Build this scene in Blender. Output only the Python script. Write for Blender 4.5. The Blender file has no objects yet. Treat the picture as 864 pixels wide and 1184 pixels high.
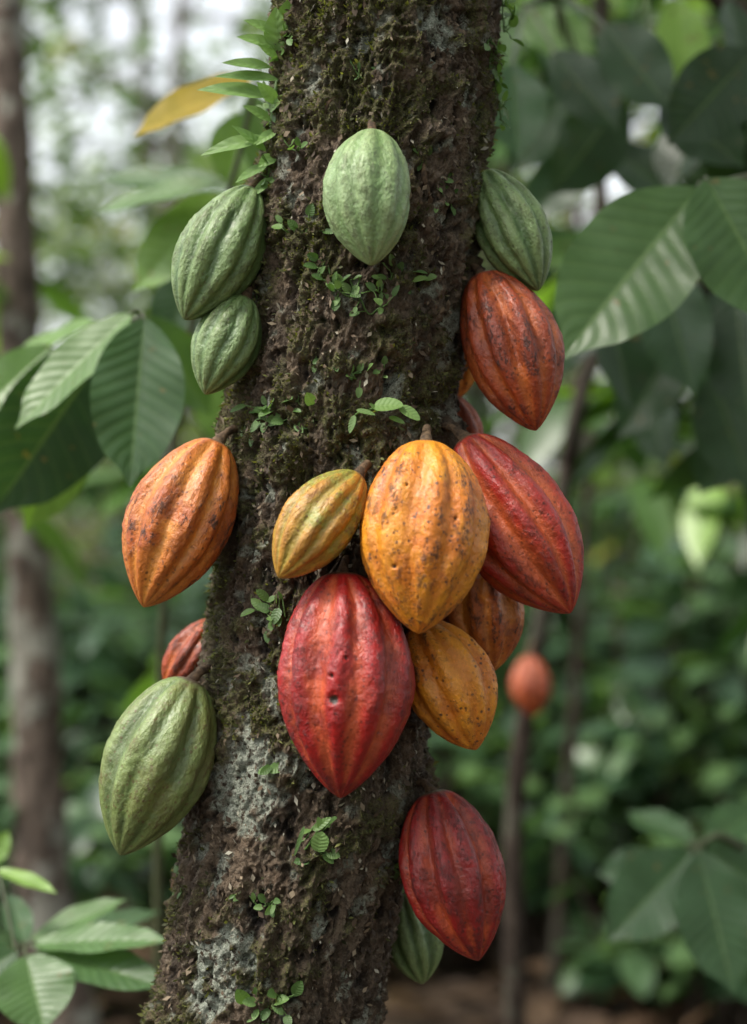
import bpy, numpy as np, math
from mathutils import Vector, Matrix
rng=np.random.default_rng(11)
S=1300.0; D0=1.5; CZ=1.35
def kk(y): return (D0+y)/D0/S
def at(a,b,y):
    k=kk(y); return np.array([(a-432)*k, y, CZ+(592-b)*k])
def nz(v):
    v=np.asarray(v,float); return v/np.maximum(np.linalg.norm(v,axis=-1,keepdims=True),1e-9)
# ---------- noise
def vnoise(p):
    p=np.asarray(p,float); i=np.floor(p).astype(np.int64); f=p-i; f=f*f*(3-2*f)
    def h(x,y,z):
        n=(x*374761393+y*668265263+z*1274126177)&0xffffffff
        n=((n^(n>>13))*1274126177)&0xffffffff
        n=((n^(n>>16))*2246822519)&0xffffffff
        return ((n^(n>>15))&0xffffff)/16777215.0
    x,y,z=i[...,0],i[...,1],i[...,2]; fx,fy,fz=f[...,0],f[...,1],f[...,2]
    a=h(x,y,z)*(1-fx)+h(x+1,y,z)*fx; b=h(x,y+1,z)*(1-fx)+h(x+1,y+1,z)*fx
    c=h(x,y,z+1)*(1-fx)+h(x+1,y,z+1)*fx; d=h(x,y+1,z+1)*(1-fx)+h(x+1,y+1,z+1)*fx
    return (a*(1-fy)+b*fy)*(1-fz)+(c*(1-fy)+d*fy)*fz
def fbm(p,o=3):
    s=0;a=1;t=0
    for k in range(o):
        s=s+a*vnoise(np.asarray(p)*(2.03**k)+17.3*k); t+=a; a*=0.5
    return s/t
def sst(a,b,x):
    t=np.clip((x-a)/(b-a),0,1); return t*t*(3-2*t)
# ---------- mesh accumulation
class Geo:
    def __init__(s): s.v=[];s.q=[];s.uv=[];s.r=[];s.m=[];s.n=0
    def add(s,v,q,uv=None,r=None,m=0):
        v=np.asarray(v,float).reshape(-1,3); N=len(v)
        s.v.append(v); s.q.append(np.asarray(q,np.int64)+s.n); s.n+=N
        s.uv.append(np.zeros((N,2)) if uv is None else uv)
        s.r.append(np.full(N,0.5) if r is None else np.broadcast_to(r,(N,)))
        s.m.append(np.full(len(q),m,np.int32))
    def mesh(s,name,mats,attrs=None):
        v=np.concatenate(s.v);q=np.concatenate(s.q);uv=np.concatenate(s.uv);r=np.concatenate(s.r);mi=np.concatenate(s.m)
        me=bpy.data.meshes.new(name)
        me.vertices.add(len(v)); me.vertices.foreach_set('co',v.astype(np.float32).ravel())
        me.loops.add(q.size); me.loops.foreach_set('vertex_index',q.astype(np.int32).ravel())
        me.polygons.add(len(q)); me.polygons.foreach_set('loop_start',(np.arange(len(q))*4).astype(np.int32))
        try: me.polygons.foreach_set('loop_total',np.full(len(q),4,np.int32))
        except Exception: pass
        me.polygons.foreach_set('material_index',mi)
        me.update(calc_edges=True)
        me.polygons.foreach_set('use_smooth',np.ones(len(q),bool))
        ul=me.uv_layers.new(name='UVMap'); ul.data.foreach_set('uv',uv[q.ravel()].astype(np.float32).ravel())
        a=me.attributes.new('rnd','FLOAT','POINT'); a.data.foreach_set('value',r.astype(np.float32))
        for k,val in (attrs or {}).items():
            a=me.attributes.new(k,'FLOAT','POINT'); a.data.foreach_set('value',np.asarray(val,np.float32))
        for m in mats: me.materials.append(m)
        me.validate(); me.update()
        return me
def obj(name,me,parent=None,loc=None):
    o=bpy.data.objects.new(name,me); bpy.context.scene.collection.objects.link(o)
    if parent: o.parent=parent
    if loc is not None: o.location=loc
    return o
def grid_quads(a,b,wrap=False):
    i=np.arange(a-1)[:,None]; j=np.arange(b if wrap else b-1)[None,:]; j2=(j+1)%b
    return np.stack([i*b+j,i*b+j2,(i+1)*b+j2,(i+1)*b+j],-1).reshape(-1,4)
def tube(g,pts,rad,ns=10,m=0,r=0.5,rough=0.0):
    pts=np.asarray(pts,float); n=len(pts); rad=np.broadcast_to(rad,(n,))
    t=nz(np.gradient(pts,axis=0)); ref=np.array([0,1,0.01]) if abs(t[0,1])<0.8 else np.array([1,0,0.])
    a=nz(np.cross(t,ref)); b=np.cross(t,a); th=np.linspace(0,2*np.pi,ns,endpoint=False)
    v=pts[:,None]+rad[:,None,None]*(np.cos(th)[None,:,None]*a[:,None]+np.sin(th)[None,:,None]*b[:,None])
    if rough>0:
        no=nz(v-pts[:,None]); v=v+no*((fbm(v/(rad.mean()*1.5)+3,3)-0.5)*rough*rad.mean())[...,None]
    q=grid_quads(n,ns,True)
    uv=np.stack(np.broadcast_arrays(np.linspace(0,1,n)[:,None],(th/6.283)[None,:]),-1).reshape(-1,2)
    g.add(v.reshape(-1,3),q,uv,r,m)
def bez(p0,p1,p2,n=12):
    t=np.linspace(0,1,n)[:,None]; return (1-t)**2*np.asarray(p0)+2*t*(1-t)*np.asarray(p1)+t*t*np.asarray(p2)
def leaves(g,base,dr,nr,L,W,nu=5,nv=2,fold=0.25,droop=0.15,corr=0.0,ncor=12,wav=0.0,rnd=None,m=0,shape='cacao'):
    base=np.atleast_2d(base); n=len(base); dr=nz(np.atleast_2d(dr)); nr=np.atleast_2d(nr)
    L=np.broadcast_to(L,(n,)).astype(float);W=np.broadcast_to(W,(n,)).astype(float)
    fold=np.broadcast_to(fold,(n,));droop=np.broadcast_to(droop,(n,))
    side=nz(np.cross(dr,nr)); nr=nz(np.cross(side,dr))
    u=np.linspace(0,1,nu+1); v=np.linspace(-1,1,nv+1)
    if shape=='cacao': pr=np.sin(np.pi*np.clip(u,0,1)**0.92)**0.72; pr=pr*(1-0.55*sst(0.8,0.97,u)) ; 
    elif shape=='round': pr=np.sin(np.pi*u**0.8)**0.55
    else: pr=np.sin(np.pi*u**0.8)**0.9
    pr[0]=0.03; pr[-1]=0.0
    U,V=np.meshgrid(u,v,indexing='ij'); PR=pr[:,None]*np.ones_like(V)
    ph=rng.random((n,1,1))*6.28
    hgt=(W/2)[:,None,None]*fold[:,None,None]*np.abs(V)*PR - (droop*L)[:,None,None]*U**2
    if corr>0: hgt=hgt+corr*L[:,None,None]*np.abs(np.sin(np.pi*(U-0.16*np.abs(V))*ncor))*np.sqrt(np.clip(PR,0,1))*(1-0.6*np.abs(V)**2)*np.minimum(1,np.abs(V)*4)
    if wav>0: hgt=hgt+wav*W[:,None,None]*np.sin(U*15+ph+V*1.2)*V**2*PR
    P=base[:,None,None,:]+dr[:,None,None,:]*(L[:,None,None]*U)[...,None]+side[:,None,None,:]*((W/2)[:,None,None]*(V*PR)*np.ones((n,1,1)))[...,None]+nr[:,None,None,:]*hgt[...,None]
    q0=grid_quads(nu+1,nv+1); sz=(nu+1)*(nv+1)
    q=(q0[None]+np.arange(n)[:,None,None]*sz).reshape(-1,4)
    uv=np.tile(np.stack([U,V*0.5+0.5],-1).reshape(-1,2),(n,1))
    if rnd is None: rnd=rng.random(n)
    g.add(P.reshape(-1,3),q,uv,np.repeat(np.broadcast_to(rnd,(n,)),sz),m)
# ---------- node helper
class NT:
    def __init__(s,name):
        s.mat=bpy.data.materials.new(name); s.mat.use_nodes=True; s.t=s.mat.node_tree; s.t.nodes.clear()
        s.out=s.n('ShaderNodeOutputMaterial')
    def n(s,ty,**k):
        x=s.t.nodes.new(ty)
        for a,b in k.items(): setattr(x,a,b)
        return x
    def l(s,a,b): s.t.links.new(a,b)
    def put(s,sock,val):
        if isinstance(val,bpy.types.NodeSocket): s.l(val,sock)
        else: sock.default_value=val
    def math(s,op,a,b=0.0,c=None,clamp=False):
        x=s.n('ShaderNodeMath',operation=op,use_clamp=clamp); s.put(x.inputs[0],a); s.put(x.inputs[1],b)
        if c is not None: s.put(x.inputs[2],c)
        return x.outputs[0]
    def mix(s,f,a,b,bt='MIX'):
        x=s.n('ShaderNodeMix',data_type='RGBA',blend_type=bt); s.put(x.inputs[0],f); s.put(x.inputs[6],a); s.put(x.inputs[7],b)
        return x.outputs[2]
    def rng(s,v,a,b,c=0.0,d=1.0):
        x=s.n('ShaderNodeMapRange',interpolation_type='SMOOTHSTEP'); s.put(x.inputs[0],v)
        for i,q in enumerate((a,b,c,d)): x.inputs[i+1].default_value=q
        return x.outputs[0]
    def attr(s,n): return s.n('ShaderNodeAttribute',attribute_name=n).outputs['Fac']
    def noise(s,scale,detail=4,rough=0.55,vec=None,stretch=None):
        x=s.n('ShaderNodeTexNoise'); x.inputs['Scale'].default_value=scale; x.inputs['Detail'].default_value=detail; x.inputs['Roughness'].default_value=rough
        v=vec
        if stretch:
            mp=s.n('ShaderNodeMapping'); mp.inputs['Scale'].default_value=stretch; s.l(v,mp.inputs['Vector']); v=mp.outputs[0]
        if v is not None: s.l(v,x.inputs['Vector'])
        return x.outputs['Fac']
    def bsdf(s,col,rough=0.5,spec=0.5,bump=None,bstr=0.5,bdist=0.002,coat=0):
        b=s.n('ShaderNodeBsdfPrincipled'); s.put(b.inputs['Base Color'],col); s.put(b.inputs['Roughness'],rough); s.put(b.inputs['Specular IOR Level'],spec)
        b.inputs['Coat Weight'].default_value=coat; b.inputs['Coat Roughness'].default_value=0.26
        if bump is not None:
            x=s.n('ShaderNodeBump'); x.inputs['Strength'].default_value=bstr; x.inputs['Distance'].default_value=bdist; s.put(x.inputs['Height'],bump); s.l(x.outputs[0],b.inputs['Normal'])
        return b
def leafmat(name,stops,trans=0.3,rough=0.42,nv=12,vs=0.35,dead=0.0,simple=False,tcol=(1.9,2.0,0.8,1)):
    s=NT(name)
    r=s.n('ShaderNodeValToRGB'); s.l(s.attr('rnd'),r.inputs[0])
    e=r.color_ramp.elements
    while len(e)<len(stops): e.new(0.5)
    for i,(p,c) in enumerate(stops): e[i].position=p; e[i].color=c
    col=r.outputs[0]; bump=None
    if simple: colv=col
    else:
        tc=s.n('ShaderNodeTexCoord'); sep=s.n('ShaderNodeSeparateXYZ'); s.l(tc.outputs['UV'],sep.inputs[0])
        vv=s.math('ABSOLUTE',s.math('MULTIPLY_ADD',sep.outputs[1],2.0,-1.0))
        ph=s.math('MULTIPLY',s.math('SUBTRACT',sep.outputs[0],s.math('MULTIPLY',vv,0.16)),float(nv))
        val=s.math('MULTIPLY',s.math('ABSOLUTE',s.math('SUBTRACT',s.math('FRACT',s.math('ADD',ph,10.0)),0.5)),2.0)
        vein=s.math('MAXIMUM',s.math('MULTIPLY',s.rng(val,0.86,0.99),0.6),s.rng(vv,0.05,0.015))
        nn=s.noise(30,3,vec=tc.outputs['Object'])
        col=s.mix(s.rng(nn,0.3,0.7,0.0,0.55),col,s.mix(1.0,col,(0.55,0.62,0.5,1),'MULTIPLY'))
        if dead>0:
            col=s.mix(s.math('MULTIPLY',s.rng(s.noise(60,3,vec=tc.outputs['Object']),0.66,0.71),dead),col,(0.16,0.11,0.03,1))
        colv=s.mix(s.math('MULTIPLY',vein,vs),col,s.mix(0.5,s.mix(1.0,col,(2.2,2.2,2.2,1),'MULTIPLY'),(0.25,0.32,0.12,1)))
        bump=s.math('ADD',s.math('MULTIPLY',val,-1.0),s.math('MULTIPLY',s.noise(220,2,vec=tc.outputs['Object']),0.5))
        rough=s.rng(nn,0.3,0.7,rough,rough+0.14)
    b=s.bsdf(colv,rough,0.5,bump,0.3,0.0012)
    tr=s.n('ShaderNodeBsdfTranslucent'); s.l(s.mix(1.0,colv,tcol,'MULTIPLY'),tr.inputs[0])
    mx=s.n('ShaderNodeMixShader'); mx.inputs[0].default_value=trans; s.l(b.outputs[0],mx.inputs[1]); s.l(tr.outputs[0],mx.inputs[2]); s.l(mx.outputs[0],s.out.inputs[0])
    return s.mat
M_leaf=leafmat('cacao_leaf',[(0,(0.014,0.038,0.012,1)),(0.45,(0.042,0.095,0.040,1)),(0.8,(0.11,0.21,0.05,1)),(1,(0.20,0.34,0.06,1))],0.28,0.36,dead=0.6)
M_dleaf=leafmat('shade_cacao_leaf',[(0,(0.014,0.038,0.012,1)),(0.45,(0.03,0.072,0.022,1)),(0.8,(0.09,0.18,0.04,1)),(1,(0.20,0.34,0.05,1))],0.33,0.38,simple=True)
M_far=leafmat('forest_leaf',[(0,(0.035,0.065,0.028,1)),(0.5,(0.08,0.135,0.05,1)),(0.9,(0.15,0.24,0.065,1)),(1,(0.30,0.29,0.05,1))],0.42,0.42,simple=True)
M_haze=leafmat('hazed_leaf',[(0,(0.11,0.16,0.09,1)),(0.5,(0.19,0.26,0.13,1)),(1,(0.34,0.40,0.20,1))],0.45,0.45,simple=True)  # distance haze put into the leaf colour: paler, greyer greens for the far trees
M_under=leafmat('understory_leaf',[(0,(0.018,0.045,0.022,1)),(0.5,(0.048,0.10,0.048,1)),(1,(0.12,0.21,0.08,1))],0.3,0.32,simple=True)
M_yel=leafmat('yellow_leaf',[(0,(0.45,0.31,0.03,1)),(1,(0.5,0.36,0.05,1))],0.5,0.5)
M_creep=leafmat('creeper_leaf',[(0,(0.06,0.13,0.03,1)),(1,(0.22,0.36,0.11,1))],0.35,0.4,nv=6,vs=0.25,tcol=(1.5,1.6,.8,1))
M_dry=leafmat('dry_leaf',[(0,(0.04,0.022,0.012,1)),(0.5,(0.09,0.052,0.028,1)),(1,(0.20,0.13,0.08,1))],0.15,0.6,simple=True)
M_moss=leafmat('moss_tuft',[(0,(0.030,0.033,0.010,1)),(0.6,(0.070,0.080,0.020,1)),(1,(0.17,0.18,0.05,1))],0.3,0.7,simple=True)
M_flake=leafmat('bark_flake',[(0,(0.03,0.02,0.012,1)),(0.5,(0.09,0.06,0.035,1)),(0.85,(0.20,0.155,0.10,1)),(1,(0.34,0.33,0.26,1))],0.0,0.85,simple=True)
def barkmat(name,dark,light,lich,la=0.5):
    s=NT(name); tc=s.n('ShaderNodeTexCoord').outputs['Object']
    n=s.noise(14,4,0.7,tc,(3,3,1)); n2=s.noise(7,3,0.6,tc)
    col=s.mix(s.rng(n,0.35,0.65),dark,light); col=s.mix(s.math('MULTIPLY',s.rng(n2,0.52,0.58),la),col,lich)
    b=s.bsdf(col,0.9,0.2,n,0.8,0.02); s.l(b.outputs[0],s.out.inputs[0]); return s.mat
M_bark2=barkmat('pale_bark',(0.05,0.038,0.030,1),(0.16,0.125,0.10,1),(0.32,0.33,0.28,1),.6)
M_bark3=barkmat('dark_bark',(0.02,0.014,0.010,1),(0.055,0.042,0.032,1),(0.10,0.11,0.08,1),0.3)
s=NT('green_stem'); b=s.bsdf((0.05,0.06,0.025,1),0.5); s.l(b.outputs[0],s.out.inputs[0]); M_gst=s.mat
# ---------- main trunk
tab=np.array([[0,330,570],[100,322,566],[200,308,553],[300,298,541],[400,286,527],[500,279,512],[600,270,502],[700,257,496],[800,248,490],[900,232,482],[1000,213,466],[1100,196,446],[1184,182,434]],float)
tz=CZ+(592-tab[:,0])/S; tcx=((tab[:,1]+tab[:,2])/2-432)/S; tr_=(tab[:,2]-tab[:,1])/2/S
zz=np.concatenate([[2.65,2.25],tz,[0.6,0.3,0.1,-0.05]])
cxx=np.concatenate([[0.10,0.062],tcx,[-0.148,-0.185,-0.2,-0.205]])
rr_=np.concatenate([[0.078,0.088],tr_-0.0025,[0.108,0.125,0.16,0.2]])
o_=np.argsort(zz); zz=zz[o_];cxx=cxx[o_];rr_=rr_[o_]
def tcen(z): return np.interp(z,zz,cxx)
def trad(z): return np.interp(z,zz,rr_)
def surf(a,b,off=0.0):
    y=-0.09
    for _ in range(6):
        p=at(a,b,y); R=trad(p[2])+off; dx=np.clip(p[0]-tcen(p[2]),-R*0.999,R*0.999); y=-math.sqrt(R*R-dx*dx)
    p=at(a,b,y); n=nz(np.array([p[0]-tcen(p[2]),y,0.0])); return p,n
NA=560
Z=np.concatenate([np.linspace(-0.05,0.84,90)[:-1],np.arange(0.84,1.86,0.0015),np.linspace(1.865,2.65,60)])
TH=np.linspace(0,2*np.pi,NA,endpoint=False)
zg,tg=np.meshgrid(Z,TH,indexing='ij')
zs=np.convolve(np.pad(tcen(Z),20,'edge'),np.ones(41)/41,'valid')
rs=np.convolve(np.pad(trad(Z),20,'edge'),np.ones(41)/41,'valid')
nx,ny=np.cos(tg),np.sin(tg)
p=np.stack([nx*0.095,ny*0.095,zg],-1)
warp=(fbm(p*14+5,3)-0.5)[...,None]*np.array([0.035,0.035,0.06])
q=p+warp
ridg=1-np.abs(2*fbm(q*np.array([55,55,9]),4)-1)
chunk=1-np.abs(2*fbm(q*np.array([130,130,80])+9,3)-1)
pit=sst(0.56,0.68,fbm(q*np.array([75,75,55])+61,3))
lump=fbm(p*np.array([14,14,9])+3,2)-0.5
fine=fbm(p*360,2)-0.5
mossn=fbm(p*np.array([16,16,11])+31,4)+0.5*(fbm(p*55+12,2)-.5)
leftness=np.clip(-nx*0.5+0.5,0,1)
upper=sst(1.0,1.75,zg)
wx=zs[:,None]+nx*rs[:,None]; wy=ny*rs[:,None]
lich=np.zeros_like(zg)
for a,b,s_,am in [(283,905,.036,1.3),(308,930,.022,1.0),(345,885,.016,.9),(262,1115,.032,1.05),(240,1165,.025,.9),(515,385,.018,1.15),(508,30,.026,1.05),(372,1065,.014,.8),(540,120,.018,.85),(300,640,.015,.85),(290,780,.015,.8),(500,470,.014,.8),(440,1000,.015,.7),(345,165,.013,.8),(440,30,.014,.6),(400,1140,.014,.7),(285,560,.012,.7)]:
    c,_=surf(a,b); dd=((wx-c[0])**2+(wy-c[1])**2)+(zg-c[2])**2*0.5
    lich=np.maximum(lich,am*np.exp(-dd/s_**2))
ln=fbm(p*80+77,4)
lich=sst(0.42,0.60,lich*0.75+(ln-0.5)*1.5)
lich=np.maximum(lich,sst(0.62,0.68,fbm(p*50+140,4))*0.7)
moss=sst(0.43,0.60,mossn+0.16*(leftness-0.5)+0.08*(upper-0.45))*(1-lich)
micro=vnoise(p*420+7)
d=(ridg-0.6)*0.021+(chunk-0.6)*0.011-pit*0.006+lump*0.017+fine*0.0045+moss*(0.0010+0.0035*micro)
d=d*(1-.35*lich)
cushion=[(430,150,.016,.006),(497,158,.013,.013),(404,188,.012,.006),(345,515,.012,.010),(380,130,.012,.005),(415,548,.02,.008),(395,655,.025,.008),(300,215,.02,.008),(290,340,.018,.006),(275,508,.02,.008),(505,505,.02,.01),(535,315,.02,.006),(245,785,.02,.006),(480,910,.02,.008),(470,60,.03,.006),(350,880,.03,.005)]
for a,b,s_,h_ in cushion:
    c,_=surf(a,b); dd=(wx-c[0])**2+(wy-c[1])**2+(zg-c[2])**2
    d=d+h_*np.exp(-dd/s_**2)*(0.6+0.8*chunk)
R=rs[:,None]+d-0.0005
V=np.stack([zs[:,None]+nx*R,ny*R,zg],-1)
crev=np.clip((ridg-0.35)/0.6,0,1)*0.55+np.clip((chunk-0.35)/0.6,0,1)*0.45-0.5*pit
g=Geo(); g.add(V.reshape(-1,3),grid_quads(len(Z),NA,True))
s=NT('mossy_bark'); tc=s.n('ShaderNodeTexCoord').outputs['Object']
nA=s.noise(9,3,0.6,tc); nB=s.noise(170,5,0.75,tc); nC=s.noise(50,5,0.75,tc,(1,1,0.35)); nD=s.noise(600,2,0.6,tc)
col=s.mix(s.rng(nC,0.35,0.66),(0.036,0.025,0.015,1),(0.17,0.122,0.08,1))
col=s.mix(s.rng(nA,0.5,0.68,0,0.45),col,(0.09,0.052,0.027,1))
col=s.mix(s.rng(nB,0.52,0.70,0,0.6),col,(0.27,0.22,0.16,1))
col=s.mix(s.rng(nB,0.46,0.34,0,0.8),col,(0.016,0.011,0.007,1))
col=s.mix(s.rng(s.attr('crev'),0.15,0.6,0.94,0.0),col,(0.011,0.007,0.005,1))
mo=s.math('MULTIPLY',s.attr('moss'),s.rng(nB,0.36,0.56),clamp=True)
mcol=s.mix(s.rng(nD,0.35,0.65),(0.03,0.033,0.009,1),(0.13,0.135,0.035,1))
col=s.mix(s.math('MULTIPLY',mo,0.8),col,mcol)
li=s.math('MULTIPLY',s.attr('lich'),s.rng(nB,0.38,0.50),clamp=True)
col=s.mix(s.math('MULTIPLY',li,0.85),col,s.mix(s.rng(nD,0.35,0.65),(0.20,0.235,0.18,1),(0.43,0.46,0.38,1)))
hh=s.math('ADD',s.math('MULTIPLY',nB,1.0),s.math('MULTIPLY',nD,0.5))
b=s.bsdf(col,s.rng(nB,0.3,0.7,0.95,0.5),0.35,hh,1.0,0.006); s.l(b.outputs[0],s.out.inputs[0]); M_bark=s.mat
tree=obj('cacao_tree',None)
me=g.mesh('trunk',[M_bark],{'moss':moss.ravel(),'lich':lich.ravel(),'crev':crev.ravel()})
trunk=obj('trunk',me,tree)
VB_all=V.reshape(-1,3); NRM=np.stack([nx,ny,0*nx],-1).reshape(-1,3)
vis=(zg>0.8)&(zg<1.9)
g=Geo()
w=((moss+0.02)*(1-.9*lich)*vis*(0.2+vnoise(p*60+50)**2)).ravel(); w/=w.sum()
N=78000
ids=rng.choice(len(w),N,p=w); VB=VB_all[ids]; nrm=NRM[ids]
dr=nz(nrm+rng.normal(0,0.7,(N,3))+np.array([0,0,0.1])); Lm=rng.uniform(0.0016,0.0048,N)*(0.6+1.2*rng.random(N)**4)
leaves(g,VB-nrm*0.0006,dr,rng.normal(0,1,(N,3)),Lm,Lm*rng.uniform(0.25,0.5,N),2,1,0,0.2,m=0,shape='l')
obj('moss',g.mesh('moss',[M_moss]),tree)
g=Geo(); w=((1-moss*.6)*(1-.8*lich)*vis*(0.1+chunk**3)*(0.2+vnoise(p*40+5))).ravel(); w/=w.sum(); N=24000
ids=rng.choice(len(w),N,p=w); VB=VB_all[ids]; nrm=NRM[ids]
dr=nz(nrm*rng.uniform(-.1,.5,(N,1))+rng.normal(0,0.5,(N,3))+np.array([0,0,1.0])*rng.choice([-1,1],(N,1))); Lm=rng.uniform(0.002,0.007,N)*(0.5+rng.random(N)**2)
leaves(g,VB+nrm*0.0003,dr,nrm+rng.normal(0,.35,(N,3)),Lm,Lm*rng.uniform(0.3,0.7,N),2,1,0,rng.uniform(-.3,.3,N),rnd=rng.random(N)**1.5,m=0,shape='round')
obj('bark_flakes',g.mesh('bark_flakes',[M_flake]),tree)
g=Geo(); top=np.array([tcen(2.6),0,2.6])
tips=[]
for a in np.linspace(0.4,6.6,6)[:-1]:
    e=top+np.array([math.cos(a)*1.2,math.sin(a)*1.2+0.25,0.75+0.3*rng.random()]); m_=top+np.array([math.cos(a)*0.35,math.sin(a)*0.35,0.5])
    pt=bez(top-np.array([0,0,0.06]),m_,e,16); tube(g,pt,np.linspace(0.05,0.012,16),10,0,rough=0.3); tips+=list(pt[6:])
tips=np.array(tips); n=230; bb=tips[rng.integers(0,len(tips),n)]+rng.normal(0,0.14,(n,3))
a=rng.random(n)*6.28; dd=np.stack([np.cos(a),np.sin(a),rng.uniform(-0.7,0.1,n)],-1)
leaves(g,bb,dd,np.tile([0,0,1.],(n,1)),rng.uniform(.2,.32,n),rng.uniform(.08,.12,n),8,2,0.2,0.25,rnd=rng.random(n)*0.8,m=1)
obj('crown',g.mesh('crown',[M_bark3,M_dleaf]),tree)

# ---------- pods
def podmat(name,ridge,groove,patch,pa,speck,sa,rough=0.38,ridgedark=0.0,mott=0.6,gmix=0.9):
    s=NT(name); tc=s.n('ShaderNodeTexCoord').outputs['Object']; oi=s.n('ShaderNodeObjectInfo')
    ad=s.n('ShaderNodeVectorMath',operation='ADD'); s.l(tc,ad.inputs[0]); s.l(oi.outputs['Location'],ad.inputs[1]); tc=ad.outputs[0]
    gr=s.attr('groove'); n1=s.noise(16,4,0.6,tc); n2=s.noise(75,5,0.7,tc,(1,1,0.45)); n3=s.noise(330,3,0.7,tc); n4=s.noise(38,5,0.75,tc); n5=s.noise(130,5,0.8,tc,(1,1,0.5))
    n6=s.noise(24,3,0.6,tc,(1,1,.6))
    gf=s.math('MULTIPLY',s.rng(s.math('ADD',gr,s.math('ADD',s.math('MULTIPLY',s.math('SUBTRACT',n2,0.5),1.1),s.math('MULTIPLY',s.math('SUBTRACT',n6,0.5),.6))),0.1,0.9),gmix)
    col=s.mix(gf,ridge,groove)
    col=s.mix(s.rng(s.math('ADD',n1,s.math('MULTIPLY',s.math('SUBTRACT',n4,0.5),0.6)),0.45,0.62,0,pa),col,patch)
    col=s.mix(s.rng(n2,0.42,0.60,0,mott),col,s.mix(1.0,col,(0.62,0.48,0.45,1),'MULTIPLY'))
    col=s.mix(s.rng(n5,0.5,0.64,0,mott*.6),col,s.mix(1.0,col,(0.65,0.52,0.48,1),'MULTIPLY'))
    col=s.mix(s.rng(n3,0.5,0.66,0,0.4),col,s.mix(1.0,col,(1.45,1.4,1.25,1),'MULTIPLY'))
    sc=s.math('MULTIPLY',s.rng(gr,0.75,0.15,0.25,1),s.math('MULTIPLY',s.rng(n5,0.52,0.60),s.rng(n1,0.40,0.56)))
    col=s.mix(s.math('MULTIPLY',sc,ridgedark),col,speck)
    sc2=s.math('MULTIPLY',s.rng(s.noise(28,6,0.8,tc,(1,1,.55)),0.56,0.64),s.rng(n5,0.42,0.56))
    col=s.mix(s.math('MULTIPLY',sc2,ridgedark*0.9),col,s.mix(0.35,speck,ridge))
    vo=s.n('ShaderNodeTexVoronoi'); vo.inputs['Scale'].default_value=190; s.l(tc,vo.inputs['Vector'])
    sp=s.math('MULTIPLY',s.rng(s.math('ADD',vo.outputs['Distance'],s.math('MULTIPLY',s.math('SUBTRACT',n3,.5),.5)),0.32,0.14),s.rng(n4,0.43,0.55))
    col=s.mix(s.math('MULTIPLY',sp,sa),col,speck)
    col=s.mix(s.attr('scar'),col,(0.03,0.02,0.012,1))
    stem=s.rng(s.attr('tt'),0.03,0.008)
    col=s.mix(stem,col,(0.10,0.07,0.04,1))
    hh=s.math('ADD',s.math('MULTIPLY',n2,1.0),s.math('ADD',s.math('MULTIPLY',n3,0.6),s.math('ADD',s.math('MULTIPLY',sc,0.3),s.math('MULTIPLY',n5,0.4))))
    b=s.bsdf(col,s.math('ADD',s.rng(n2,0.3,0.7,rough-0.10,rough+0.16),s.math('MULTIPLY',sc,0.2)),0.5,hh,0.6,0.003,0.12)
    s.l(b.outputs[0],s.out.inputs[0]); return s.mat
dk=(0.045,0.02,0.012,1)
PM={
'red':podmat('red_pod',(0.33,0.012,0.010,1),(0.52,0.10,0.035,1),(0.21,0.010,0.010,1),0.7,(0.05,0.010,0.008,1),0.6,ridgedark=0.55),
'dred':podmat('dark_red_pod',(0.27,0.012,0.010,1),(0.46,0.08,0.025,1),(0.15,0.010,0.010,1),0.7,(0.03,0.010,0.008,1),0.6,ridgedark=0.5),
'redor':podmat('red_orange_pod',(0.33,0.020,0.013,1),(0.54,0.12,0.035,1),(0.38,0.07,0.02,1),0.5,(0.05,0.016,0.010,1),0.65,ridgedark=0.55),
'orange':podmat('orange_pod',(0.47,0.14,0.022,1),(0.64,0.26,0.045,1),(0.37,0.075,0.016,1),0.7,dk,0.65,ridgedark=0.9),
'dor':podmat('burnt_orange_pod',(0.33,0.055,0.014,1),(0.52,0.135,0.028,1),(0.21,0.033,0.011,1),0.7,(0.03,0.012,0.008,1),0.65,ridgedark=0.8),
'yellow':podmat('yellow_pod',(0.68,0.27,0.020,1),(0.60,0.21,0.018,1),(0.56,0.15,0.014,1),0.75,dk,0.85,ridgedark=0.8,mott=.4),
'yg':podmat('yellow_green_pod',(0.44,0.22,0.03,1),(0.26,0.25,0.04,1),(0.22,0.26,0.045,1),0.9,(0.14,0.05,0.02,1),0.7,ridgedark=0.7,mott=.5,gmix=.65),
'pale':podmat('pale_green_pod',(0.24,0.34,0.15,1),(0.14,0.24,0.08,1),(0.18,0.28,0.11,1),0.6,(0.06,0.06,0.03,1),0.4,0.45,ridgedark=0.3,mott=.35),
'green':podmat('green_pod',(0.175,0.26,0.10,1),(0.06,0.12,0.035,1),(0.11,0.18,0.055,1),0.65,(0.04,0.035,0.015,1),0.5,0.40,ridgedark=0.3,mott=.35),
'olive':podmat('olive_green_pod',(0.165,0.225,0.07,1),(0.08,0.13,0.038,1),(0.15,0.17,0.042,1),0.65,(0.10,0.05,0.02,1),0.6,0.40,ridgedark=0.45,mott=.4),
}
s=NT('pod_stalk'); tc=s.n('ShaderNodeTexCoord').outputs['Object']; n=s.noise(150,4,0.7,tc)
b=s.bsdf(s.mix(s.rng(n,0.35,0.65),(0.04,0.025,0.015,1),(0.14,0.09,0.05,1)),0.8,0.3,n,0.8,0.002); s.l(b.outputs[0],s.out.inputs[0]); M_stalk=s.mat
pc=[0]
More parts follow.
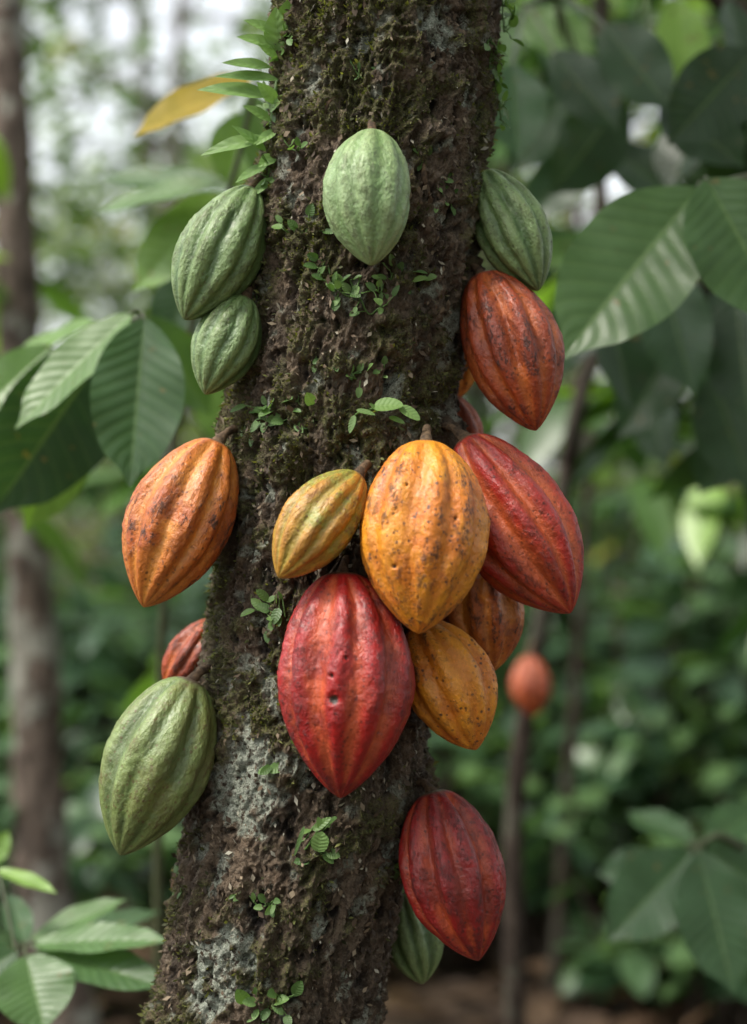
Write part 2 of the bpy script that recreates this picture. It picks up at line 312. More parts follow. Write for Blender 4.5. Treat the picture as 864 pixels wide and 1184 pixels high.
def pod(name,st,tp,wpx,ys,yt,mat,scars=(),depth=1.0,attach=None):
    pc[0]+=1; sd=pc[0]*3.7
    A=at(st[0],st[1],ys); B=at(tp[0],tp[1],yt); L=np.linalg.norm(B-A); w=wpx*kk((ys+yt)/2)
    NT_,NR=220,240
    t=(1-np.cos(np.linspace(0,np.pi,NT_)))/2; t=0.5*t+0.5*np.linspace(0,1,NT_)
    th=np.linspace(0,2*np.pi,NR,endpoint=False); T,H=np.meshgrid(t,th,indexing='ij')
    e=0.50+(0.74-0.50)*T
    q_=0.97+0.06*math.sin(sd)
    pr=np.sin(np.pi*np.clip(T,1e-5,1-1e-5)**q_)**e
    cp=np.stack([np.cos(H),np.sin(H),T*1.8],-1)
    hw=H+0.10*np.sin(T*3+sd)+0.16*(fbm(cp*2.0+sd,2)-0.5)
    x=(hw*5/np.pi)%2.0
    dd=np.minimum(x,2-x); ds=np.abs(x-1)
    rf=0.75+0.5*fbm(cp*4+sd*2,2)
    deep=np.exp(-(dd/0.32)**2)*rf; shal=np.exp(-(ds/0.24)**2)*rf
    env=sst(0.0,0.07,T)*(1-0.25*sst(0.85,1.0,T))
    rel=1-depth*(0.20*deep+0.145*shal)*env
    rel=rel+0.05*(fbm(cp*np.array([3,3,4])+sd,3)-0.5)+0.045*(fbm(cp*np.array([8,8,7])+sd,3)-0.5)*env+0.030*(fbm(cp*22+sd,3)-0.5)
    R_=w/2*1.09*pr*rel
    bend=0.04*L*math.sin(sd*2.1)
    X=R_*np.cos(H)+bend*np.sin(np.pi*T); Y=R_*np.sin(H); ZZ=-L*T
    ax=nz(B-A); q=Vector((0,0,-1)).rotation_difference(Vector(ax)); Mx=Matrix.Translation(Vector(A))@(q.to_matrix().to_4x4())@Matrix.Rotation(sd,4,'Z')
    Lc=np.stack([X,Y,ZZ],-1).reshape(-1,3)
    Mn=np.array(Mx); Wd=Lc@Mn[:3,:3].T+Mn[:3,3]
    scar=np.zeros(len(Lc)); cen=(A+B)/2
    for a,b_,s_ in scars:
        c=at(a,b_,cen[1]-w/2*0.9)
        dq=(Wd[:,0]-c[0])**2+(Wd[:,2]-c[2])**2+(Wd[:,1]>cen[1])*1.0
        c=Wd[np.argmin(dq)]; r2=((Wd-c)**2).sum(1); nn=fbm(Wd*400,2)
        k_=np.exp(-r2/s_**2*(0.6+nn)); scar=np.maximum(scar,sst(0.35,0.6,k_)); 
        Lc=Lc-(Lc*np.array([1,1,0]))/(w/2)*(k_*0.004)[:,None]
    g=Geo(); g.add(Lc,grid_quads(NT_,NR,True))
    me=g.mesh(name,[PM[mat]],{'groove':(np.clip(deep+0.75*shal,0,1)*env).ravel(),'tt':T.ravel(),'scar':scar})
    o=obj(name,me); o.matrix_world=Mx
    if attach is not None:
        C=np.asarray(attach) if len(attach)==3 else surf(*attach,-0.004)[0]
        A2=A+ax*0.004; mid=(A2-ax*0.5*np.linalg.norm(C-A2))*0.65+C*0.35+np.array([0,-0.002,0.006])
        g=Geo(); pt=bez(C,mid,A2,14); rd=np.interp(np.linspace(0,1,14),[0,.25,.75,1],[.0065,.0038,.0036,.0066])
        tube(g,pt,rd,14,0,rough=0.6)
        so=obj('stalk',g.mesh('stalk',[M_stalk])); so.parent=o; so.matrix_parent_inverse=Mx.inverted()
    return o
def TC(px,py,back=0.0):
    z=CZ+(592-py)/S; x=(px-432)/S; dx=np.clip(x-tcen(z),-trad(z)*0.98,trad(z)*0.98); y=-math.sqrt(max(trad(z)**2-dx*dx,0)); y=abs(y) if back else y
    return np.array([tcen(z)+dx*0.97,y*0.95,z])
pod('green_cacao_pod',(430,153),(430,307),96,-.115,-.150,'pale',attach=(430,150),depth=0.5)
pod('green_cacao_pod',(293,217),(213,370),92,-.045,-.065,'green',attach=TC(306,212),depth=0.75)
pod('green_cacao_pod',(284,343),(237,456),72,-.055,-.07,'green',attach=TC(298,338),depth=0.6)
pod('green_cacao_pod',(560,198),(623,336),80,-.02,-.045,'green',attach=TC(548,196),depth=0.8)
pod('orange_cacao_pod',(557,316),(620,498),106,-.03,-.06,'dor',attach=TC(535,312),depth=0.9)
pod('orange_cacao_pod',(252,510),(166,702),114,-.05,-.08,'orange',attach=TC(280,502),depth=0.85)
pod('yellow_green_cacao_pod',(416,548),(322,668),82,-.120,-.150,'yg',attach=(425,545),depth=0.75)
pod('yellow_cacao_pod',(493,511),(484,733),142,-.125,-.165,'yellow',attach=(493,522),depth=0.6,scars=[(455,655,.0018),(530,600,.0015),(470,560,.0014)])
pod('red_cacao_pod',(537,505),(660,709),126,-.065,-.095,'redor',attach=(500,503),depth=0.95)
pod('red_cacao_pod',(396,661),(394,923),148,-.115,-.145,'red',attach=(405,650),depth=0.9,scars=[(385,806,.0046),(383,780,.002),(400,760,.0015)])
pod('yellow_cacao_pod',(485,718),(551,867),100,-.075,-.095,'yellow',attach=(478,700),depth=0.7)
pod('orange_cacao_pod',(556,640),(568,778),90,.0,-.02,'orange',attach=TC(490,640),depth=0.8)
pod('red_cacao_pod',(500,914),(553,1111),112,-.05,-.08,'dred',attach=TC(475,908),depth=1.05)
pod('green_cacao_pod',(468,1030),(489,1138),64,.03,.02,'green',attach=TC(450,1015,1),depth=0.8)
pod('green_cacao_pod',(222,785),(139,989),118,-.05,-.075,'olive',attach=TC(249,778),depth=0.65)
pod('orange_cacao_pod',(250,718),(192,797),58,.05,.05,'dor',attach=TC(262,712,1),depth=0.8)
pod('yellow_cacao_pod',(512,370),(532,460),64,.07,.07,'yellow',attach=TC(505,362,1),depth=0.6)
pod('orange_cacao_pod',(512,457),(545,540),62,.05,.05,'dor',attach=TC(500,450,1),depth=0.8)

# ---------- creepers on the trunk
def creeper(cl):
    g=Geo()
    for (px,py,n,sz,spread) in cl:
        c,nr=surf(px,py); t1=np.array([nr[1]*-1,nr[0],0]); 
        m_=max(3,n//2)
        path=[c+t1*spread*(k/m_-0.5)*1.4+np.array([0,0,1])*rng.normal(0,spread*0.35)+nr*rng.uniform(.002,.008) for k in range(m_+1)]
        path=np.array(path); tt=np.linspace(0,m_,m_*5+1); pp=np.stack([np.interp(tt,range(m_+1),path[:,i]) for i in range(3)],-1)
        for i in range(3): pp[:,i]=np.convolve(np.pad(pp[:,i],2,'edge'),np.ones(5)/5,'valid')
        tube(g,pp,0.0007,6,0)
        for k in range(n):
            b0=pp[rng.integers(0,len(pp))]; a=rng.random()*6.28
            dv=nz(t1*math.cos(a)+np.array([0,0,1])*math.sin(a)+nr*rng.uniform(.2,.9)); st=rng.uniform(.3,1.0)*sz
            tube(g,bez(b0,b0+dv*st*0.5+nr*0.003,b0+dv*st,5),0.0005,5,0)
            nn=nz(nr*0.8+np.array([0,-.2,.7])+rng.normal(0,.3,3)); L_=sz*rng.uniform(.6,1.15)
            leaves(g,b0+dv*st,nz(dv+rng.normal(0,.25,3)),nn,L_,L_*rng.uniform(.5,.75),8,4,.2,.15,rnd=rng.random(1)*.75,m=1,shape='round')
    return g
for cl in [[(350,475,11,.014,.025),(318,478,12,.014,.02),(300,490,8,.011,.02)],[(395,325,14,.011,.025),(450,335,16,.012,.025),(420,345,10,.010,.03)],
           [(320,705,12,.014,.018)],[(365,985,3,.016,.012),(358,975,4,.012,.016)],[(310,1150,8,.017,.02),(305,1165,8,.012,.025)],[(498,205,12,.010,.02),(510,235,9,.010,.015)],
           [(300,355,5,.008,.02),(355,262,8,.011,.025)],[(250,780,6,.010,.014)],[(462,985,16,.012,.022),(455,1010,10,.011,.02)],[(335,880,5,.014,.012)],
           [(420,440,10,.009,.025),(385,415,8,.009,.02)],[(560,60,14,.012,.02),(565,100,14,.012,.025),(575,20,12,.013,.02),(570,130,8,.011,.02)],[(345,175,5,.011,.012),(300,235,7,.010,.015)],
           [(300,1040,10,.010,.025)],[(215,1020,8,.010,.02)],[(430,70,6,.006,.03)],[(315,205,10,.012,.02),(322,140,10,.013,.02),(335,60,10,.012,.02)]]:
    obj('creeper_plant',creeper(cl).mesh('creeper_plant',[M_creep,M_creep]))
def hl(g,p0,p1,w,y0,y1,rnd,face=(0,-1,.45),nu=64,nv=24,corr=.0036,ncor=12,fold=.22,droop=.06,wav=.03,m=0,shape='cacao',pet=None):
    A=at(*p0,y0);B=at(*p1,y1); L=np.linalg.norm(B-A); W=w*kk((y0+y1)/2)
    leaves(g,A,(B-A),np.array(face,float),L,W,nu,nv,fold,droop,corr,ncor,wav,np.array([rnd]),m,shape)
    if pet is not None:
        C=np.asarray(pet,float); tube(g,bez(C,(A+C)/2+np.array([0,0,.012]),A+nz(B-A)*0.004,8),0.0013*(1+max(y0,0)),8,2 if m==0 else 0,0.4)
g=Geo(); pts=[surf(400,500)[0],surf(412,478,.012)[0],surf(440,470,.014)[0],surf(476,472,.012)[0]]
tt=np.linspace(0,3,20); pp=np.stack([np.interp(tt,range(4),np.array(pts)[:,i]) for i in range(3)],-1); tube(g,pp,.0009,6,1)
y_=-.115
for a in [((432,470),(466,466),26,.8),((437,476),(428,466),10,.6),((462,470),(486,484),17,.7),((412,474),(434,478),9,.5),((410,480),(404,500),8,.6),((450,482),(468,488),9,.4)]:
    hl(g,a[0],a[1],a[2],y_,y_-.006,a[3],(0,-.7,.8),14,8,0,6,.15,.1,0,shape='round')
obj('seedling_plant',g.mesh('seedling_plant',[M_creep,M_creep]))
g=Geo()
for a in [((362,960),(382,945),10,.6),((368,985),(372,962),20,.9),((352,955),(340,990),5,.3),((372,960),(368,945),8,.8)]:
    hl(g,a[0],a[1],a[2],-.118,-.122,a[3],(0,-.9,.4),14,8,0,6,.15,.1,0,shape='round')
tube(g,np.array([surf(342,992)[0],surf(355,980,.012)[0],at(368,960,-.118)]),.0008,6,1)
obj('seedling_plant',g.mesh('seedling_plant',[M_creep,M_creep]))
g=Geo(); sp=np.array([at(318,205,-.03),at(312,160,-.04),at(318,110,-.04),at(326,60,-.03),at(330,0,-.03),at(334,-60,-.02)])
tt=np.linspace(0,5,30); pp=np.stack([np.interp(tt,range(6),sp[:,i]) for i in range(3)],-1); tube(g,pp,.0018,8,1)
for a in [((314,112),(232,90),20,.75),((310,160),(232,168),18,.75),((314,78),(258,68),15,.6),((320,55),(276,38),16,.8),((322,92),(250,80),14,.6),((322,60),(318,8),26,.95),((330,95),(352,60),24,.95),((308,175),(272,142),12,.5),((314,140),(282,120),14,.6),((310,190),(272,208),14,.6),((320,40),(286,18),14,.8),((325,30),(342,-5),18,.6),((340,178),(356,172),16,1.),((345,180),(352,192),12,.9),((322,70),(300,50),14,.9),((312,130),(330,105),12,.7),((318,205),(290,225),12,.7),((322,120),(298,95),14,.95),((320,150),(296,165),12,.9),((318,180),(300,190),14,.8)]:
    A_=at(*a[0],-.04)
    j=np.argmin(((pp-A_)**2).sum(1))
    hl(g,a[0],a[1],a[2]*1.15,-.045,-.06,a[3],(rng.normal(0,.25),-1,.6),20,8,0,6,.25,rng.uniform(.05,.25),.02,shape='l',m=0)
    tube(g,np.array([pp[j],(pp[j]+A_)/2,A_]),.0009,6,1)
obj('epiphyte_plant',g.mesh('epiphyte_plant',[M_creep,M_creep]))
g=Geo()
for a,b_,c_ in [((376,150),(372,120),(388,112)),((338,545),(350,510),(345,492)),((345,540),(330,515),(350,498)),((492,165),(485,205),(500,235)),((470,640),(470,600),(462,585)),((205,1040),(195,1020),(210,1000))]:
    pt=bez(surf(*a)[0],surf(*b_,.014)[0],surf(*c_,.004)[0],12); tube(g,pt,np.interp(np.linspace(0,1,12),[0,.5,1],[.0015,.0030,.0012]),8,0,rough=.8)
obj('dry_twigs',g.mesh('dry_twigs',[M_stalk]))

# ---------- neighbouring cacao branches with the large leaves
def sapl(name,ground,nodes,leafs,r0=.018):
    g=Geo(); P=np.array([ground]+nodes,float); n=len(P); tt=np.linspace(0,n-1,n*8); pp=np.stack([np.interp(tt,range(n),P[:,i]) for i in range(3)],-1)
    for i in range(3): pp[:,i]=np.convolve(np.pad(pp[:,i],3,'edge'),np.ones(7)/7,'valid')
    tube(g,pp,r0*(1-np.linspace(0,1,len(pp)))**.8+.002,10,2,rough=.2)
    for a in leafs:
        A_=at(*a[0],a[3]); j=np.argmin(((pp-A_)**2).sum(1)); 
        hl(g,a[0],a[1],a[2],a[3],a[4],a[5],a[6] if len(a)>6 else (0,-1,.45),pet=pp[j],droop=.04)
    return obj(name,g.mesh(name,[M_leaf,M_bark3,M_gst]))
sapl('cacao_sapling',[.85,.6,0],[[.80,.55,1.0],[.72,.45,1.6],at(960,260,.36),at(900,200,.34),at(835,212,.33),at(812,214,.33)],
  [((808,218),(648,412),150,.33,.26,.60,(.25,-.8,.8)),((817,207),(915,380),150,.31,.26,.58,(-.1,-.8,.7)),((880,190),(930,60),70,.5,.6,.3)],.012)
sapl('cacao_sapling',[-.80,.8,0],[[-.72,.75,.9],at(-90,640,.6),at(20,520,.52),at(100,430,.46),at(150,372,.34),at(165,366,.31)],
  [((167,368),(150,562),108,.27,.22,.50,(.15,-.9,.45)),((152,362),(14,492),72,.30,.25,.74,(.3,-.4,1)),((135,384),(-10,600),135,.42,.40,.20,(.6,-.8,.2)),
   ((105,435),(30,618),84,.5,.5,.92,(.5,-.6,.6)),((110,372),(-30,445),80,.5,.55,.85,(0,-.5,1)),((60,400),(-30,480),60,.45,.4,.75),((170,366),(245,480),64,.5,.55,.6)],.010)
sapl('cacao_sapling',[-.52,.45,0],[[-.5,.42,.5],at(-20,1130,.36),at(30,1098,.34)],
  [((38,1092),(197,1082),52,.34,.28,.65,(0,-.5,1)),((42,1100),(195,1138),62,.33,.26,.55,(0,-.6,.9)),((30,1105),(52,1192),94,.3,.24,.62,(.1,-.8,.6)),((35,1090),(145,1036),44,.4,.42,.68,(0,-.4,1)),((20,1100),(-70,1150),70,.32,.3,.5),((30,1092),(10,1030),34,.42,.5,.5,(0,-.4,1)),((-5,1005),(66,1030),24,.4,.35,.97,(0,-.4,1)),((60,1090),(185,1050),40,.55,.6,.5,(0,-.5,1)),((-10,1000),(10,960),26,.5,.5,.9)],.010)
sapl('cacao_sapling',[.85,1.0,0],[[.83,.95,.6],at(840,960,.8),at(805,978,.78)],
  [((800,985),(703,1088),90,.75,.7,.38,(.2,-.9,.6)),((808,985),(850,1150),90,.72,.66,.36,(-.1,-1,.4)),((812,980),(900,1040),74,.8,.8,.45),((800,975),(725,935),50,1.0,1.1,.5,(0,-.5,1)),((820,975),(890,925),60,1.0,1.1,.5,(0,-.5,1)),((770,1000),(690,1010),50,1.0,1.0,.3,(0,-.8,.6))],.010)
def branchy(name,ground,nodes,leafs,r0=.02):
    g=Geo(); P=np.array([ground]+nodes,float); n=len(P); tt=np.linspace(0,n-1,n*8); pp=np.stack([np.interp(tt,range(n),P[:,i]) for i in range(3)],-1)
    for i in range(3): pp[:,i]=np.convolve(np.pad(pp[:,i],3,'edge'),np.ones(7)/7,'valid')
    tube(g,pp,r0*(1-np.linspace(0,1,len(pp)))**.7+.003,10,1,rough=.3)
    for (p0,p1,w,y,r) in leafs:
        A_=at(*p0,y); j=np.argmin(((pp-A_)**2).sum(1))
        hl(g,p0,p1,w,y,y-.05,r,(rng.normal(0,.4),-1,rng.uniform(-.2,.6)),24,10,.004,pet=pp[j],droop=.06)
    obj(name,g.mesh(name,[M_leaf,M_bark3,M_gst]))
branchy('cacao_sapling',[1.3,1.0,0],[[1.15,1.0,1.2],at(930,80,.9),at(800,-30,.9),at(700,-30,.9),at(600,10,.9)],
 [((592,75),(600,180),74,.6,.45),((640,60),(715,150),64,.8,.1),((700,30),(775,125),76,.7,.2),((782,0),(797,118),64,.8,.97),((720,115),(640,225),86,.9,.08),((870,60),(775,165),96,.6,.05),((765,120),(864,190),86,.7,.1),((600,20),(690,58),62,1.0,.75),((562,0),(585,95),54,.9,.6),((845,0),(870,115),86,.7,.12),((680,170),(606,262),66,1.1,.3),((740,20),(680,110),60,1.0,.35),((650,110),(590,200),60,1.1,.15),((700,170),(790,230),70,1.0,.08),((750,60),(830,100),60,.9,.6),((660,0),(640,90),60,1.2,.3),((820,110),(770,220),80,.9,.1)])
branchy('cacao_sapling',[1.2,1.3,0],[[1.1,1.2,.9],at(920,420,1.0),at(840,340,1.0),at(740,310,1.0),at(680,330,1.0)],
 [((762,305),(802,455),84,.7,.3),((850,330),(866,490),86,.7,.12),((700,345),(735,475),74,.8,.08),((790,385),(715,505),74,1.0,.15),((822,430),(870,570),84,1.0,.2),((680,330),(640,440),60,1.1,.3),((730,300),(660,420),70,.9,.05),((810,330),(760,400),70,.9,.05),((860,480),(810,570),70,1.1,.15),((830,330),(890,400),80,.8,.1),((740,430),(770,540),60,1.2,.2),((690,290),(620,300),50,1.2,.7)])
g=Geo(); bp=bez([-.30,1.0,0],at(150,500,.9),at(262,230,.55),24); bp2=bez(at(262,230,.55),at(290,140,.5),at(300,70,.5),14); tube(g,bp,np.linspace(.009,.004,24),8,2,rough=.2); tube(g,bp2,np.linspace(.004,.002,14),8,2)
for a in [((292,88),(152,150),64,.5,.45,.5,(.2,-.6,.9),3),((262,212),(105,238),56,.5,.55,.7,(0,-.7,.9),0),((262,225),(150,335),76,.55,.55,.9,(.4,-.6,.7),0),((268,230),(205,345),64,.5,.5,.8,(.4,-.8,.4),0),((285,130),(262,215),64,.7,.7,.85,(0,-1,.3),0),((270,220),(110,195),50,.8,.9,.6,(0,-.8,.8),0),((290,110),(330,230),60,.6,.6,.7,(0,-1,.3),0),((250,240),(180,300),60,.9,.9,.4,(0,-.8,.5),0),((240,430),(270,520),60,.8,.8,.85,(0,-.8,.5),0),((225,300),(190,420),70,1.0,1.0,.3,(0,-.8,.5),0)]:
    hl(g,a[0],a[1],a[2],a[3],a[4],a[5],a[6],m=a[7])
obj('cacao_branch',g.mesh('cacao_branch',[M_leaf,M_bark3,M_gst,M_yel]))
def leafy(name,ground,top,nb,nl,LL,spread,rn=(0,.6),mat=None,r0=.03,bl=(.3,.7),hb=.5,nu=8,nvv=2):
    g=Geo(); G=np.array(ground,float);T_=np.array(top,float); mid=(G+T_)/2+rng.normal(0,.06,3)*np.array([1,1,0])
    st=bez(G,mid,T_,24); tube(g,st,np.linspace(r0,r0*.35,24),10,1,rough=.3)
    for i in range(nb):
        f=rng.uniform(hb,1.0); P0=st[int(f*23)]; a=rng.random()*6.28; l=rng.uniform(*bl)*spread
        P2=P0+np.array([math.cos(a)*l,math.sin(a)*l,rng.uniform(-.05,.35)*l]); br=bez(P0,(P0+P2)/2+np.array([0,0,.12*l]),P2,10)
        tube(g,br,np.linspace(r0*.35,.003,10),6,1)
        k=nl; idx=rng.integers(3,10,k); bb=br[idx]; a2=a+rng.normal(0,1.0,k)
        dd=np.stack([np.cos(a2),np.sin(a2),rng.uniform(-1.1,0.15,k)],-1); nn=np.tile([0,0,1.],(k,1))+rng.normal(0,.35,(k,3))
        L=rng.uniform(.7,1.15,k)*LL
        leaves(g,bb,dd,nn,L,L*rng.uniform(.33,.42,k),nu,nvv,.2,rng.uniform(.08,.3,k),0,9,.03,rng.uniform(*rn,k),0)
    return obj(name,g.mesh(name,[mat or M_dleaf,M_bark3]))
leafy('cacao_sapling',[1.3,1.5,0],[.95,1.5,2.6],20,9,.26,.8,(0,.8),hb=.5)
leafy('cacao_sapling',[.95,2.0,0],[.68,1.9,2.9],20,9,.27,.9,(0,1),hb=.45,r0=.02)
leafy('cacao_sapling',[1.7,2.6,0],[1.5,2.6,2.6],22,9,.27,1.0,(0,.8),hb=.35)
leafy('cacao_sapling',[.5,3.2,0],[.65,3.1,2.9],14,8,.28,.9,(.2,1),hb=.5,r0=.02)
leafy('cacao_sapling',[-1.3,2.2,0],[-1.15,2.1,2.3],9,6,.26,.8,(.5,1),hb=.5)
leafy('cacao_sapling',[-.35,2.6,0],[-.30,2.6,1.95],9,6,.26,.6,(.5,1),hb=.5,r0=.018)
g=Geo()
sp=np.array([[ .27,1.6,0],at(590,950,1.6),at(612,800,1.6),at(645,600,1.6),at(668,470,1.6),at(700,330,1.65),at(690,100,1.7),at(700,-100,1.7)])
tt=np.linspace(0,7,60); pp=np.stack([np.interp(tt,range(8),sp[:,i]) for i in range(3)],-1)
for i in range(3): pp[:,i]=np.convolve(np.pad(pp[:,i],3,'edge'),np.ones(7)/7,'valid')
tube(g,pp,np.linspace(.020,.011,60),12,0,rough=.4)
tube(g,bez(at(655,540,1.6),at(665,450,1.5),at(735,330,1.4),14),np.linspace(.010,.006,14),8,0,rough=.3)
obj('thin_tree',g.mesh('thin_tree',[M_bark3]))
pod('red_cacao_pod',(612,757),(616,829),46,1.52,1.50,'dor',attach=at(618,745,1.59),depth=.8)
g=Geo(); tube(g,bez([1.35,1.9,0],at(790,860,1.8),at(900,480,1.7),30),.008,8,0,rough=.3); obj('liana',g.mesh('liana',[M_bark3]))
g=Geo(); tube(g,bez([.22,3.6,0],at(520,900,3.5),at(480,300,3.5),30),.04,10,0,rough=.4); obj('thin_tree',g.mesh('thin_tree',[M_bark3]))
g=Geo(); y0=2.5
P=np.array([[at(60,1000,y0)[0]+.05,y0,-.02],at(50,1060,y0),at(42,800,y0),at(28,500,y0),at(14,200,y0),at(6,0,y0),at(-20,-700,y0)])
tt=np.linspace(0,6,160); pp=np.stack([np.interp(tt,range(7),P[:,i]) for i in range(3)],-1)
for i in range(3): pp[:,i]=np.convolve(np.pad(pp[:,i],8,'edge'),np.ones(17)/17,'valid')
tube(g,pp,np.interp(np.linspace(0,1,160),[0,.15,.5,1],[.10,.068,.050,.04]),40,0,rough=.35)
lt=obj('tree',g.mesh('tree',[M_bark2]))
def tree_mesh(h,cr,ncl,npl,LL,mat):
    g=Geo(); T_=np.array([rng.normal(0,.4),rng.normal(0,.4),h]); st=bez([0,0,-.1],[rng.normal(0,.2),rng.normal(0,.2),h/2],T_,26); tube(g,st,np.linspace(.035*h**.6,.02,26),10,1,rough=.3)
    for k in range(ncl):
        f=rng.uniform(.25,1); P0=st[int(f*25)]; a=rng.random()*6.28; l=cr*rng.uniform(.3,1)*(1.1-abs(f-.7))
        C=P0+np.array([math.cos(a)*l,math.sin(a)*l,rng.uniform(-.1,.5)*l]); br=bez(P0,(P0+C)/2+np.array([0,0,.15*l]),C,7); tube(g,br,np.linspace(.02,.006,7),5,1)
        bb=C+rng.normal(0,1,(npl,3))*np.array([.33,.33,.22])*cr*.45; a2=rng.random(npl)*6.28
        dd=np.stack([np.cos(a2),np.sin(a2),rng.uniform(-1,.2,npl)],-1); L=rng.uniform(.6,1.2,npl)*LL
        leaves(g,bb,dd,np.tile([0,0,1.],(npl,1))+rng.normal(0,.5,(npl,3)),L,L*.42,3,2,.2,.2,rnd=np.clip(rng.normal(.25+.5*rng.random(),.2,npl),0,1),m=0)
    return g.mesh('forest_tree',[mat,M_bark2])
TM=[tree_mesh(h,1.5,24,28,.27,M_far) for h in [5.0,6.2,7.5,4.2]]
TP=[tree_mesh(h,1.9,24,26,.28,M_haze) for h in [5.5,7.0,9.0]]
TS=[tree_mesh(h,2.0,26,15,.30,M_far) for h in [7.0,8.5]]
def inst(name,me,x,y,sc,z=0):
    o=obj(name,me,None,(x,y,z)); o.rotation_euler=(0,0,rng.random()*6.28); o.scale=(sc,sc,sc*rng.uniform(.9,1.1)); return o
for i in range(26):
    y=rng.uniform(6.5,12); x=rng.uniform(-1,1)*(2.5+y*.75)
    if x/y<0 and x/y>-.32: continue
    inst('forest_tree',TM[rng.integers(0,4)],x,y,rng.uniform(.8,1.15))
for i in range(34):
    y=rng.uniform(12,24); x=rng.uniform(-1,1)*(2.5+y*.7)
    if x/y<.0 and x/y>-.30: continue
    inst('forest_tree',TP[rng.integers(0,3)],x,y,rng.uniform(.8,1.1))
for x,y,k,sc in [(1.7,5.6,0,.8),(2.7,6.2,3,1),(1.0,7.4,3,1.0),(-3.2,6.6,0,.7),(2.0,8.5,1,1.),(.3,9,3,.8)]:
    inst('forest_tree',TM[k],x,y,sc)
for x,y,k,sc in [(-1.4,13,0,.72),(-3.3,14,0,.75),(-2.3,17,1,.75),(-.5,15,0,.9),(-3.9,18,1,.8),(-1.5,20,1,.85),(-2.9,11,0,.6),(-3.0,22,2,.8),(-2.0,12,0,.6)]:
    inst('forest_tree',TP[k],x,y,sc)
for x,y,k,sc in [(-1.3,9.5,0,.85),(-2.7,10.5,1,.85),(-.7,12,1,1.),(-3.6,13,1,1.1),(-2.0,15,1,1.1)]:
    inst('forest_tree',TS[k],x,y,sc)
for x,y,k,sc in [(-2.6,-5,0,1.),(0,-5.5,3,1.1),(2.4,-5,1,1.),(-4.5,-3,2,1.),(3.8,-2.5,0,1.2),(1.2,-7,2,1),(-1.3,-7.5,1,1.),(4.0,1.0,1,1.2),(2.6,-1.5,3,.9)]:
    inst('forest_tree',TM[k],x,y,sc)
def shrub_mesh(h,ns,npl,LL,rn):
    g=Geo()
    for k in range(ns):
        a=rng.random()*6.28; l=h*rng.uniform(.2,.55); hh=h*rng.uniform(.5,1)
        br=bez([rng.normal(0,.05),rng.normal(0,.05),-.03],[math.cos(a)*l*.3,math.sin(a)*l*.3,hh*.7],[math.cos(a)*l,math.sin(a)*l,hh],12); tube(g,br,np.linspace(.009,.003,12),6,1)
        ix=rng.integers(3,12,npl); a2=rng.random(npl)*6.28
        dd=np.stack([np.cos(a2),np.sin(a2),rng.uniform(-.6,.4,npl)],-1); L=rng.uniform(.6,1.2,npl)*LL
        leaves(g,br[ix],dd,np.tile([0,0,1.],(npl,1))+rng.normal(0,.4,(npl,3)),L,L*rng.uniform(.4,.55,npl),5,2,.2,.2,rnd=rng.uniform(*rn,npl),m=0)
    return g.mesh('understory_shrub',[M_under,M_bark3])
SM=[shrub_mesh(1.1,14,16,.16,(.1,.9)),shrub_mesh(1.4,16,15,.18,(0,.8)),shrub_mesh(.8,12,16,.14,(.2,1)),shrub_mesh(.55,10,12,.16,(.1,1)),shrub_mesh(1.6,14,16,.21,(0,.8)),shrub_mesh(.35,8,8,.15,(.3,1))]
for i in range(170):
    y=2.6+9*rng.random(); x=rng.uniform(-1,1)*(1.2+y*.6)
    k=rng.choice([0,1,2,3,4,5],p=[.2,.15,.2,.2,.1,.15]) if y>4.5 else rng.choice([2,3,5],p=[.25,.35,.4])
    if y<4 and rng.random()<.4: continue
    inst('understory_shrub',SM[k],x,y,rng.uniform(.75,1.15))
for x,y,k in [(.95,2.9,2),(1.3,2.7,3),(.45,3.5,2),(.85,3.9,0),(1.3,3.7,2),(1.75,3.8,0),(2.1,4.3,1),(.35,4.4,0),(1.0,4.9,1),(1.6,4.9,4),(.6,5.4,4),(.7,3.1,5),(1.4,3.2,5),(1.15,3.4,3),(.75,4.4,2),(2.3,5.2,4),(.3,3.8,3),(-.6,3.6,2),(-.9,3.2,3),(-1.3,3.9,0),(-.5,4.6,1),(-1.0,5.0,4)]:
    inst('understory_shrub',SM[k],x,y,rng.uniform(.85,1.15))
# ---------- ground + litter
s=NT('forest_soil'); tc=s.n('ShaderNodeTexCoord').outputs['Object']; n=s.noise(6,5,.7,tc); n2=s.noise(1.1,3,.6,tc)
col=s.mix(s.rng(n,.35,.65),(.03,.02,.014,1),(.09,.06,.04,1)); col=s.mix(s.rng(n2,.5,.65,0,.5),col,(.04,.05,.02,1))
b=s.bsdf(col,.95,.2,n,1,.05); s.l(b.outputs[0],s.out.inputs[0])
g=Geo(); gx=np.concatenate([[-300,-100,-40],np.linspace(-15,15,90),[40,100,300]]); X,Y=np.meshgrid(gx,gx,indexing='ij')
Zg=(fbm(np.stack([X*.7,Y*.7,0*X],-1),3)-.5)*.12*(np.abs(X)<15)*(np.abs(Y)<15)-.02
g.add(np.stack([X,Y,Zg],-1).reshape(-1,3),grid_quads(96,96)[:,::-1]); obj('ground',g.mesh('ground',[s.mat]))
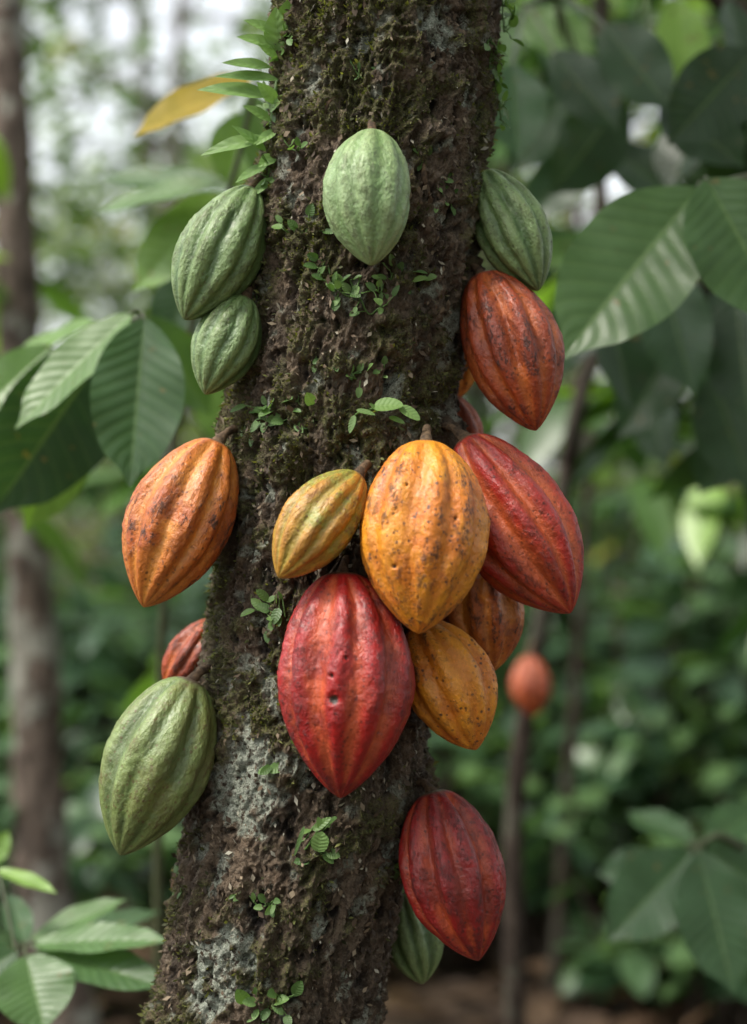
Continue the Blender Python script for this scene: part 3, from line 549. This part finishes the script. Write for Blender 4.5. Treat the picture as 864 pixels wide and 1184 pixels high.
g=Geo(); n=9000; bb=np.stack([rng.uniform(-5,5,n),rng.uniform(-1,10,n),rng.uniform(.0,.05,n)],-1); a=rng.random(n)*6.28
L=rng.uniform(.07,.22,n)
leaves(g,bb,np.stack([np.cos(a),np.sin(a),rng.normal(0,.18,n)],-1),np.tile([0,0,1.],(n,1))+rng.normal(0,.3,(n,3)),L,L*.42,5,2,rng.uniform(-.3,.5,n),rng.uniform(-.3,.3,n),wav=.05)
obj('leaf_litter',g.mesh('leaf_litter',[M_dry]))
# ---------- world, sun, camera
sc=bpy.context.scene
w=bpy.data.worlds.new('World'); sc.world=w; w.use_nodes=True; nt=w.node_tree; bg=nt.nodes['Background']
sky=nt.nodes.new('ShaderNodeTexSky'); sky.sky_type='NISHITA'; sky.sun_disc=False
SD=Vector((-.62,-.30,1.05)).normalized()
sky.sun_elevation=math.asin(SD.z); sky.sun_rotation=math.atan2(SD.x,SD.y); sky.air_density=1.0; sky.dust_density=3; sky.ozone_density=1
hs=nt.nodes.new('ShaderNodeHueSaturation'); hs.inputs['Saturation'].default_value=.20; hs.inputs['Value'].default_value=2.5
nt.links.new(sky.outputs[0],hs.inputs['Color']); nt.links.new(hs.outputs[0],bg.inputs[0]); bg.inputs[1].default_value=.15
sl=bpy.data.lights.new('sun','SUN'); sl.energy=4.0; sl.angle=math.radians(11); sl.color=(1,.93,.82); so=bpy.data.objects.new('sun',sl); sc.collection.objects.link(so)
so.rotation_euler=(-SD).to_track_quat('-Z','Y').to_euler(); so.location=(-3,-3,6)
cd=bpy.data.cameras.new('camera'); co=bpy.data.objects.new('camera',cd); sc.collection.objects.link(co); co.location=(0,-D0,CZ); co.rotation_euler=(math.pi/2,0,0)
cd.sensor_fit='VERTICAL'; cd.sensor_height=36; cd.lens=36*D0/(1184/S); cd.clip_end=1000; cd.clip_start=.05
cd.dof.use_dof=True; cd.dof.focus_distance=1.40; cd.dof.aperture_fstop=2.5
sc.camera=co
sc.view_settings.view_transform='Standard'; sc.view_settings.look='None'; sc.view_settings.exposure=0
